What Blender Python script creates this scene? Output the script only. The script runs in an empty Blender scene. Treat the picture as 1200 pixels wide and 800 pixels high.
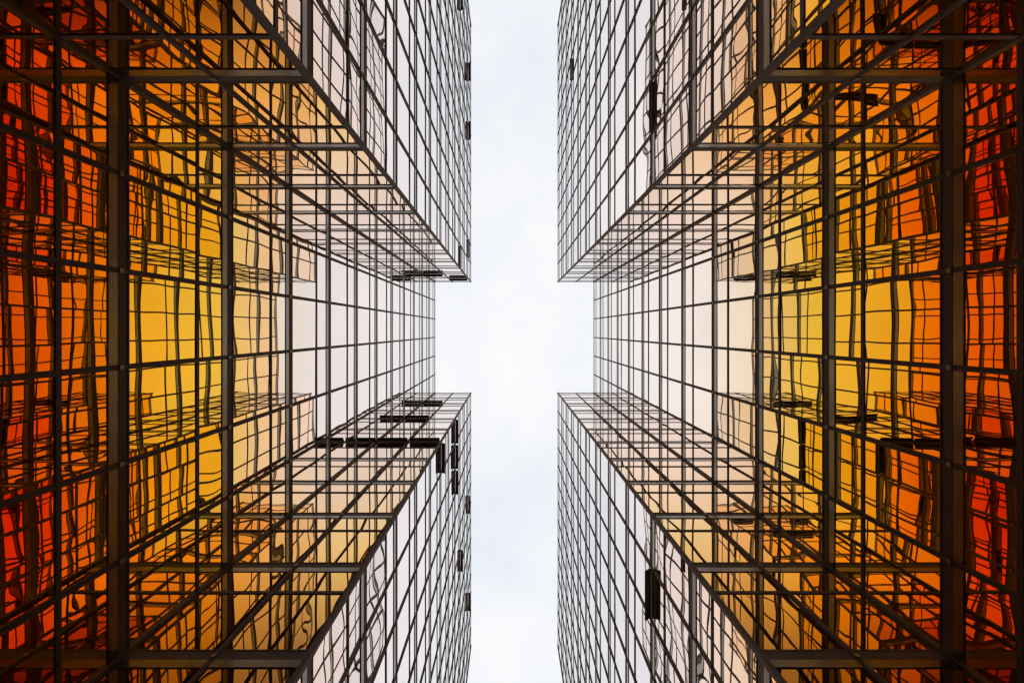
import bpy, math, random
from mathutils import Vector

# ------------------------------------------------------------------ basics
S = bpy.context.scene
COL = S.collection
random.seed(7)
K = 0.0558            # metres per unit of the plan survey
EYE = 1.6             # camera height
HH = 44.64            # eye to roof line
PERIOD = 0.0734 * HH  # storey height
L0 = EYE + 0.337 * HH # height of one spandrel band; the others follow by storeys
LEVELS = [L0 + PERIOD * n for n in range(-5, 10)]
FOCAL_PX = 800.0

def link(name, data, parent=None):
    o = bpy.data.objects.new(name, data)
    COL.objects.link(o)
    if parent is not None:
        o.parent = parent
    return o

class MB:
    """collects quads and boxes and links them as ONE mesh object"""
    def __init__(self):
        self.v, self.f, self.smooth = [], [], []
    def quad(self, pts, smooth=False):
        b = len(self.v)
        self.v += [tuple(p) for p in pts]
        self.f.append((b, b + 1, b + 2, b + 3)); self.smooth.append(smooth)
    def box(self, fr, a0, a1, b0, b1, z0, z1):
        """box in a wall frame: a along the wall, b outwards, z up"""
        c = [fr.p(a, b, z) for z in (z0, z1) for (a, b) in ((a0, b0), (a1, b0), (a1, b1), (a0, b1))]
        n = len(self.v)
        self.v += [tuple(p) for p in c]
        fs = [(0, 3, 2, 1), (4, 5, 6, 7), (0, 1, 5, 4), (1, 2, 6, 5), (2, 3, 7, 6), (3, 0, 4, 7)]
        if fr.flip:
            fs = [tuple(reversed(q)) for q in fs]
        self.f += [tuple(n + i for i in q) for q in fs]
        self.smooth += [False] * 6
    def prism(self, fr, a0, a1, prof):
        """profile of (b, z) points swept along the wall"""
        n = len(self.v); m = len(prof)
        for a in (a0, a1):
            self.v += [tuple(fr.p(a, b, z)) for b, z in prof]
        fs = [tuple(range(m))[::-1], tuple(range(m, 2 * m))]
        for i in range(m):
            j = (i + 1) % m
            fs.append((i, j, m + j, m + i))
        if not fr.flip:
            fs = [tuple(reversed(q)) for q in fs]
        self.f += [tuple(n + i for i in q) for q in fs]
        self.smooth += [False] * len(fs)
    def mesh(self, name, mat):
        me = bpy.data.meshes.new(name)
        me.from_pydata(self.v, [], self.f)
        me.polygons.foreach_set('use_smooth', self.smooth)
        me.materials.append(mat)
        me.update()
        return me
    def build(self, name, mat, parent=None):
        return link(name, self.mesh(name, mat), parent)

class Frame:
    """local frame of one facade: origin, direction along it, outward normal"""
    def __init__(self, o, u, n):
        self.o, self.u, self.n = Vector(o), Vector(u), Vector(n)
        self.flip = self.u.cross(self.n).z < 0
    def p(self, a, b, z):
        q = self.o + self.u * a + self.n * b
        return Vector((q.x, q.y, z))

# ------------------------------------------------------------------ materials
def new_mat(name):
    m = bpy.data.materials.new(name); m.use_nodes = True
    nt = m.node_tree; nt.nodes.clear()
    return m, nt, nt.nodes.new, nt.links.new

def glass_material(name, stops):
    """gold-coated mirror glass: reflectance shifts from deep gold (square on) to silver (grazing)"""
    m, nt, N, Lk = new_mat(name)
    lw = N('ShaderNodeLayerWeight'); lw.inputs['Blend'].default_value = 0.5
    r = N('ShaderNodeValToRGB'); cr = r.color_ramp
    cr.interpolation = 'LINEAR'
    while len(cr.elements) < len(stops):
        cr.elements.new(0.5)
    for e, (p, c) in zip(cr.elements, stops):
        e.position = p; e.color = (*c, 1)
    Lk(lw.outputs['Facing'], r.inputs['Fac'])
    gl = N('ShaderNodeBsdfGlossy'); gl.inputs['Roughness'].default_value = 0.006
    Lk(r.outputs['Color'], gl.inputs['Color'])
    # slight pane-to-pane difference of the coating and a film of street dust
    geo = N('ShaderNodeNewGeometry')
    tone = N('ShaderNodeMapRange'); tone.inputs['To Min'].default_value = .965; tone.inputs['To Max'].default_value = 1.0
    Lk(geo.outputs['Random Per Island'], tone.inputs['Value'])
    mul = N('ShaderNodeMix'); mul.data_type = 'RGBA'; mul.blend_type = 'MULTIPLY'; mul.inputs['Factor'].default_value = 1
    Lk(r.outputs['Color'], mul.inputs['A']); Lk(tone.outputs['Result'], mul.inputs['B'])
    Lk(mul.outputs['Result'], gl.inputs['Color'])
    tc = N('ShaderNodeTexCoord')
    mp = N('ShaderNodeMapping'); mp.inputs['Scale'].default_value = (6, 6, .7)
    Lk(tc.outputs['Object'], mp.inputs['Vector'])
    nz = N('ShaderNodeTexNoise'); nz.inputs['Scale'].default_value = 1.0; nz.inputs['Detail'].default_value = 6
    Lk(mp.outputs['Vector'], nz.inputs['Vector'])
    dr = N('ShaderNodeMapRange'); dr.inputs['From Min'].default_value = .4; dr.inputs['From Max'].default_value = .75
    dr.inputs['To Min'].default_value = .012; dr.inputs['To Max'].default_value = .03
    Lk(nz.outputs['Fac'], dr.inputs['Value'])
    df = N('ShaderNodeBsdfDiffuse'); df.inputs['Color'].default_value = (.45, .38, .35, 1)
    mx = N('ShaderNodeMixShader')
    Lk(dr.outputs['Result'], mx.inputs[0]); Lk(gl.outputs[0], mx.inputs[1]); Lk(df.outputs[0], mx.inputs[2])
    out = N('ShaderNodeOutputMaterial'); Lk(mx.outputs[0], out.inputs['Surface'])
    return m

def metal_material(name, col, rough, metallic, var=.25, scale=3.0, spec=.5):
    m, nt, N, Lk = new_mat(name)
    b = N('ShaderNodeBsdfPrincipled')
    tc = N('ShaderNodeTexCoord')
    nz = N('ShaderNodeTexNoise'); nz.inputs['Scale'].default_value = scale; nz.inputs['Detail'].default_value = 5
    Lk(tc.outputs['Object'], nz.inputs['Vector'])
    r = N('ShaderNodeValToRGB')
    r.color_ramp.elements[0].position = .3; r.color_ramp.elements[1].position = .7
    r.color_ramp.elements[0].color = (*[c * (1 - var) for c in col], 1)
    r.color_ramp.elements[1].color = (*[c * (1 + var) for c in col], 1)
    Lk(nz.outputs['Fac'], r.inputs['Fac']); Lk(r.outputs['Color'], b.inputs['Base Color'])
    mr = N('ShaderNodeMapRange'); mr.inputs['To Min'].default_value = rough * .8; mr.inputs['To Max'].default_value = rough * 1.25
    Lk(nz.outputs['Fac'], mr.inputs['Value']); Lk(mr.outputs['Result'], b.inputs['Roughness'])
    b.inputs['Metallic'].default_value = metallic
    b.inputs['Specular IOR Level'].default_value = spec
    out = N('ShaderNodeOutputMaterial'); Lk(b.outputs[0], out.inputs['Surface'])
    return m

GLASS = glass_material('gold_mirror_glass', [
    (0.0, (.74, .28, .05)), (0.38, (.84, .38, .065)), (0.43, (.95, .46, .075)), (0.52, (1.0, .64, .12)), (0.60, (1.0, .74, .21)),
    (0.66, (1.0, .775, .52)), (0.73, (.99, .85, .755)), (0.80, (.97, .885, .845)), (0.90, (.92, .895, .89)), (1.0, (.97, .97, .97))])
# bay return walls: light lost to crossed reflections is put into the glass colour
RETURN_GLASS = glass_material('dimmed_gold_mirror_glass', [
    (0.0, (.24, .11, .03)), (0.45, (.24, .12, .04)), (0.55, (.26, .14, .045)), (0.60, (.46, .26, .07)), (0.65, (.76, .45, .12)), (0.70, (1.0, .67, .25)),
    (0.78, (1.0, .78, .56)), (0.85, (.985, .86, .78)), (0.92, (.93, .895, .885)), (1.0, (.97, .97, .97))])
BRONZE = metal_material('dark_bronze_frame', (.085, .066, .061), .6, 0.0, spec=.15)
BAND = metal_material('grey_spandrel_metal', (.12, .112, .11), .22, .85)
FLAP = metal_material('black_brown_flap', (.22, .18, .17), .75, 0.0, spec=.1)
STEEL = metal_material('grey_fixing', (.16, .15, .145), .4, .6)
CONCRETE = metal_material('roof_concrete', (.30, .29, .28), .9, 0.0)
PAVING = metal_material('pavement_concrete', (.20, .19, .18), .85, 0.0, .3, .8)

# ------------------------------------------------------------------ one facade
def pane_grid(mb, fr, a0, a1, z0, z1, rng, wav=1.0):
    """one sheet of glass, bowed and rippled by a millimetre or two as real sheets are"""
    w, h = a1 - a0, z1 - z0
    nu, nv = 10, (14 if h > 1 else 8)
    wav *= .62
    pil = rng.uniform(-.0024, .0012) * wav
    if rng.random() < .08:
        pil *= 1.8
    tu, tv = rng.gauss(0, .0011), rng.gauss(0, .0013)
    waves = []
    for _ in range(4):
        lam = rng.uniform(.7, 2.2); th = rng.gauss(0, .55)
        waves.append((2 * math.pi / lam * math.cos(th), 2 * math.pi / lam * math.sin(th),
                      rng.uniform(0, 6.28), rng.uniform(.2, .7) * .00055 * lam * wav))
    b = len(mb.v)
    for j in range(nv + 1):
        v = j / nv
        for i in range(nu + 1):
            u = i / nu
            x, y = u * w, v * h
            d = pil * 16 * u * (1 - u) * v * (1 - v) + tu * (u - .5) * w + tv * (v - .5) * h
            for kx, ky, ph, am in waves:
                d += am * math.cos(kx * x + ky * y + ph)
            mb.v.append(tuple(fr.p(a0 + x, d - .004, z0 + y)))
    for j in range(nv):
        for i in range(nu):
            q = (b + j * (nu + 1) + i, b + j * (nu + 1) + i + 1, b + (j + 1) * (nu + 1) + i + 1, b + (j + 1) * (nu + 1) + i)
            mb.f.append(q[::-1] if fr.flip else q)
            mb.smooth.append(True)

CAM = Vector((0, 0, EYE))
def seen_area(fr, a0, a1, z0, z1):
    pts = []
    for a, z in ((a0, z0), (a1, z0), (a1, z1), (a0, z1)):
        q = fr.p(a, 0, z) - CAM
        if q.z < .3:
            return 0.0
        pts.append((min(max(q.x / q.z * FOCAL_PX + 597, 0), 1200), min(max(q.y / q.z * FOCAL_PX + 387, 0), 800)))
    s = 0
    for i in range(4):
        x0, y0 = pts[i]; x1, y1 = pts[(i + 1) % 4]
        s += x0 * y1 - x1 * y0
    return abs(s) / 2

BAND_LO, BAND_HI = -.25, .22      # spandrel band about each level
def facade(tower, name, fr, length, n, panes, flaps=(), glass=GLASS):
    wall = link(name, None, tower)
    mod = length / n
    # horizontal members
    for li, z in enumerate(LEVELS):
        m = MB()
        lo, hi = z + BAND_LO, z + BAND_HI
        if li == len(LEVELS) - 1:
            hi = z + .06
        mid = lo + .20
        m.prism(fr, .0, length, [(-.10, lo), (.006, lo), (.010, lo + .012), (.010, mid), (-.10, mid)])
        band = m.build('spandrel_band', BAND, wall)
        t = MB()
        t.prism(fr, .001, length - .001, [(-.10, mid + .001), (.003, mid + .001), (.012, mid + .010), (.012, mid + .03), (.002, mid + .042),
                                         (.002, hi - .04), (.010, hi - .028), (.010, hi - .004), (-.10, hi)])
        t.build('band_cap', BRONZE, band)
        if li < len(LEVELS) - 1:
            zt = z + .65 * PERIOD
            m = MB()
            m.prism(fr, .001, length - .001, [(-.06, zt - .06), (.004, zt - .06), (.010, zt - .05), (.010, zt + .045), (-.06, zt + .055)])
            m.build('transom', BRONZE, wall)
    # vertical members, with a fixing clip where they cross each band
    for i in range(n + 1):
        a = i * mod
        if i in (0, n):
            continue
        m = MB()
        m.box(fr, a - .034, a + .034, -.06, .018, LEVELS[0], LEVELS[-1])
        m.box(fr, a - .018, a + .018, .0182, .026, LEVELS[0], LEVELS[-1])
        nb = len(m.f)
        for z in LEVELS[1:-1]:
            m.box(fr, a - .028, a + .028, .0262, .036, z - .04, z + .05)
        mu = m.build('mullion', BRONZE, wall)
        mu.data.materials.append(STEEL)
        for pf in mu.data.polygons[nb:]:
            pf.material_index = 1
    # panes
    for j in range(len(LEVELS) - 1):
        z0, z1 = LEVELS[j] + BAND_HI, LEVELS[j + 1] + BAND_LO
        zt = LEVELS[j] + .65 * PERIOD
        for i in range(n):
            a0, a1 = i * mod, (i + 1) * mod
            for (p, q) in ((z0, zt), (zt, z1)):
                panes.append((seen_area(fr, a0, a1, p, q), fr, wall, a0 + .004, a1 - .004, p - .01, q + .01, glass))
    # open ventilation flaps hinged on the bands
    for (i, lev, *op) in flaps:
        z = L0 + PERIOD * lev + .13
        w = op[0] if op else 1.0                 # how far it hangs open
        e, dz = .135 * w, math.sqrt(.20 ** 2 - (.135 * w) ** 2)
        m = MB()
        a0, a1 = i * mod + .04, (i + 1) * mod - .04
        m.prism(fr, a0, a1, [(.022, z), (.036, z + .02), (.036 + e, z + .02 - dz), (.022 + e, z - dz)])
        for a in (a0 + .02, a1 - .05):
            m.box(fr, a, a + .03, .015, .022 + e * .6, z - dz * .62, z - dz * .62 + .018)
        f = m.build('vent_flap', FLAP, wall)
        f['label'] = 'dark ventilation flap hanging open'
    return wall

def tower(label, xb, xr, sgn, flaps):
    """xb: plane of the bay fronts, xr: plane of the recess between them; sgn -1 left, +1 right"""
    t = link('office_tower', None)
    t.location = (0, 0, 0)
    t['label'] = label; t['category'] = 'office tower'; t['group'] = 'facing mirror glass towers'
    xb, xr = xb * K, xr * K
    y1, y2 = -56.5 * K, 73 * K
    yt, yb = -355 * K, 368 * K
    n = (-sgn, 0, 0)
    panes = []
    facade(t, 'curtain_wall', Frame((xb, y1, 0), (0, -1, 0), n), y1 - yt, 14, panes, flaps.get('top', ()))
    facade(t, 'curtain_wall', Frame((xb, y2, 0), (0, 1, 0), n), yb - y2, 14, panes, flaps.get('bottom', ()))
    facade(t, 'curtain_wall', Frame((xr, y1, 0), (0, 1, 0), n), y2 - y1, 6, panes)
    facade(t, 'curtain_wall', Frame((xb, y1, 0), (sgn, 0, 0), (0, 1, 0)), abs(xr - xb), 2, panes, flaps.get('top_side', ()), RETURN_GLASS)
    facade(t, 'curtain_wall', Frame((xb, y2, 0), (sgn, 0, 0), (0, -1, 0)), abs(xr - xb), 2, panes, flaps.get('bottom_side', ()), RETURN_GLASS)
    # end walls, seen only from elsewhere
    xo = xr + sgn * 12
    facade(t, 'curtain_wall', Frame((xb, yt, 0), (sgn, 0, 0), (0, -1, 0)), abs(xo - xb), 11, panes)
    facade(t, 'curtain_wall', Frame((xb, yb, 0), (sgn, 0, 0), (0, 1, 0)), abs(xo - xb), 11, panes)
    # panes: the hundred that show largest are parts of their own
    panes.sort(key=lambda q: -q[0])
    rng = random.Random(11 if sgn < 0 else 29)
    for q in panes[:98]:
        m = MB(); pane_grid(m, q[1], *q[3:7], rng)
        m.build('window_pane', q[7], q[2])
    m = MB(); mats = []
    for q in panes[98:]:
        pane_grid(m, q[1], *q[3:7], rng)
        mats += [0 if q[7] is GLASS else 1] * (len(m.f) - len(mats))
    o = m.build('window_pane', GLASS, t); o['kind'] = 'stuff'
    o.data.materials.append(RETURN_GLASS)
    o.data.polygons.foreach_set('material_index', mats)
    # corner posts
    for (x, y, sx, sy) in ((xb, y1, 1, -1), (xb, y2, 1, 1), (xb, yt, 1, 1), (xb, yb, 1, -1), (xr, y1, 0, 0), (xr, y2, 0, 0)):
        m = MB(); fr = Frame((x, y, 0), (0, 1, 0), n)
        if sx:
            # outer corner: angle cap standing proud of both faces
            d = .036
            m.box(fr, -d, d, -d, d, 0, LEVELS[-1] + .07)
        else:
            s2 = 1 if y == y1 else -1
            m.box(fr, min(-.03 * s2, .04 * s2), max(-.03 * s2, .04 * s2), -.03, .04, 0, LEVELS[-1] + .05)
        m.build('corner_post', BRONZE, t)
    # core, roof and parapet behind the glass
    m = MB(); r0 = .14
    fr = Frame((0, 0, 0), (0, 1, 0), (sgn, 0, 0))
    zt = LEVELS[-1] - .02
    m.box(fr, yt + r0, y1 - r0, sgn * xb + r0, sgn * xo, 0, zt)
    m.box(fr, y1 - r0 + .002, y2 + r0 - .002, sgn * xr + r0, sgn * xo, 0, zt - .003)
    m.box(fr, y2 + r0, yb - r0, sgn * xb + r0, sgn * xo, 0, zt)
    m.build('building_core', CONCRETE, t)
    m = MB()
    m.box(fr, yt + .2, y1 - .2, sgn * xb + .2, sgn * xb + .36, zt + .002, zt + .05)
    m.box(fr, y2 + .2, yb - .2, sgn * xb + .2, sgn * xb + .36, zt + .002, zt + .05)
    m.build('roof_kerb', CONCRETE, t)
    return t

tower('gold mirror-glass tower on the left of the sky gap, many dark vent flaps hanging open',
      -45, -87, -1,
      {'top': [(0, 6, .35), (1, 8, .45), (7, 8, .9), (10, 8), (11, 6, .8)],
       'bottom': [(0, 3), (0, 5), (1, 5), (2, 5, .9), (5, 8, .8), (6, 6, .7), (10, 8)],
       'top_side': [(0, 8), (1, 7)],
       'bottom_side': [(0, 3), (1, 3), (1, 5), (1, 7)]})
tower('gold mirror-glass tower on the right of the sky gap, only a few vent flaps open',
      56.5, 98.5, 1,
      {'top': [(1, 0, .38), (8, 6, .4)], 'bottom': [(1, 0)]})

# ------------------------------------------------------------------ ground
g = MB()
g.quad([(-3000, -3000, 0), (3000, -3000, 0), (3000, 3000, 0), (-3000, 3000, 0)])
o = g.build('pavement', PAVING); o['kind'] = 'structure'

# ------------------------------------------------------------------ sky and light
SUN_EL, SUN_AZ = math.radians(38), math.radians(20)
w = bpy.data.worlds.new('World'); S.world = w; w.use_nodes = True
nt = w.node_tree; nt.nodes.clear(); N, Lk = nt.nodes.new, nt.links.new
sky = N('ShaderNodeTexSky'); sky.sky_type = 'NISHITA'; sky.sun_disc = False
sky.sun_elevation = SUN_EL; sky.sun_rotation = SUN_AZ
tc = N('ShaderNodeTexCoord')
mp = N('ShaderNodeMapping'); mp.inputs['Scale'].default_value = (4, 3, 4); mp.inputs['Location'].default_value = (.3, 1.4, 0)
Lk(tc.outputs['Generated'], mp.inputs['Vector'])
nz = N('ShaderNodeTexNoise'); nz.inputs['Scale'].default_value = 1.1; nz.inputs['Detail'].default_value = 7; nz.inputs['Roughness'].default_value = .55
Lk(mp.outputs['Vector'], nz.inputs['Vector'])
r = N('ShaderNodeValToRGB')
r.color_ramp.elements[0].position = .32; r.color_ramp.elements[0].color = (.80, .84, .91, 1)
r.color_ramp.elements[1].position = .66; r.color_ramp.elements[1].color = (.965, .965, .968, 1)
Lk(nz.outputs['Fac'], r.inputs['Fac'])
sc = N('ShaderNodeVectorMath'); sc.operation = 'SCALE'; sc.inputs['Scale'].default_value = 10.0
Lk(r.outputs['Color'], sc.inputs[0])
mx = N('ShaderNodeMix'); mx.data_type = 'RGBA'; mx.inputs['Factor'].default_value = .96
Lk(sky.outputs['Color'], mx.inputs['A']); Lk(sc.outputs['Vector'], mx.inputs['B'])
bg = N('ShaderNodeBackground'); bg.inputs['Strength'].default_value = .1
Lk(mx.outputs['Result'], bg.inputs['Color'])
out = N('ShaderNodeOutputWorld'); Lk(bg.outputs[0], out.inputs['Surface'])

sd = bpy.data.lights.new('sun', 'SUN'); sd.energy = .6; sd.angle = math.radians(16); sd.color = (1, .96, .9)
so = link('sun', sd)
d = Vector((math.sin(SUN_AZ) * math.cos(SUN_EL), math.cos(SUN_AZ) * math.cos(SUN_EL), math.sin(SUN_EL)))
so.rotation_euler = d.to_track_quat('Z', 'Y').to_euler()
so.location = (0, 0, 80)

# ------------------------------------------------------------------ camera
cd = bpy.data.cameras.new('camera'); cam = link('camera', cd)
cd.sensor_width = 36; cd.lens = FOCAL_PX / 1200 * 36; cd.sensor_fit = 'HORIZONTAL'
cd.shift_x = 3 / 1200; cd.shift_y = -13 / 1200
cd.clip_start = .05; cd.clip_end = 8000
cam.location = CAM; cam.rotation_euler = (math.pi, 0, 0)   # straight up
S.camera = cam

S.render.engine = 'CYCLES'
c = S.cycles
c.max_bounces = 24; c.glossy_bounces = 20; c.diffuse_bounces = 3; c.transmission_bounces = 2
c.caustics_reflective = True; c.blur_glossy = 0.0
c.use_denoising = True; c.sample_clamp_indirect = 6
c.filter_width = 1.4
v = S.view_settings
v.view_transform = 'Standard'; v.look = 'None'; v.exposure = .07; v.gamma = 1
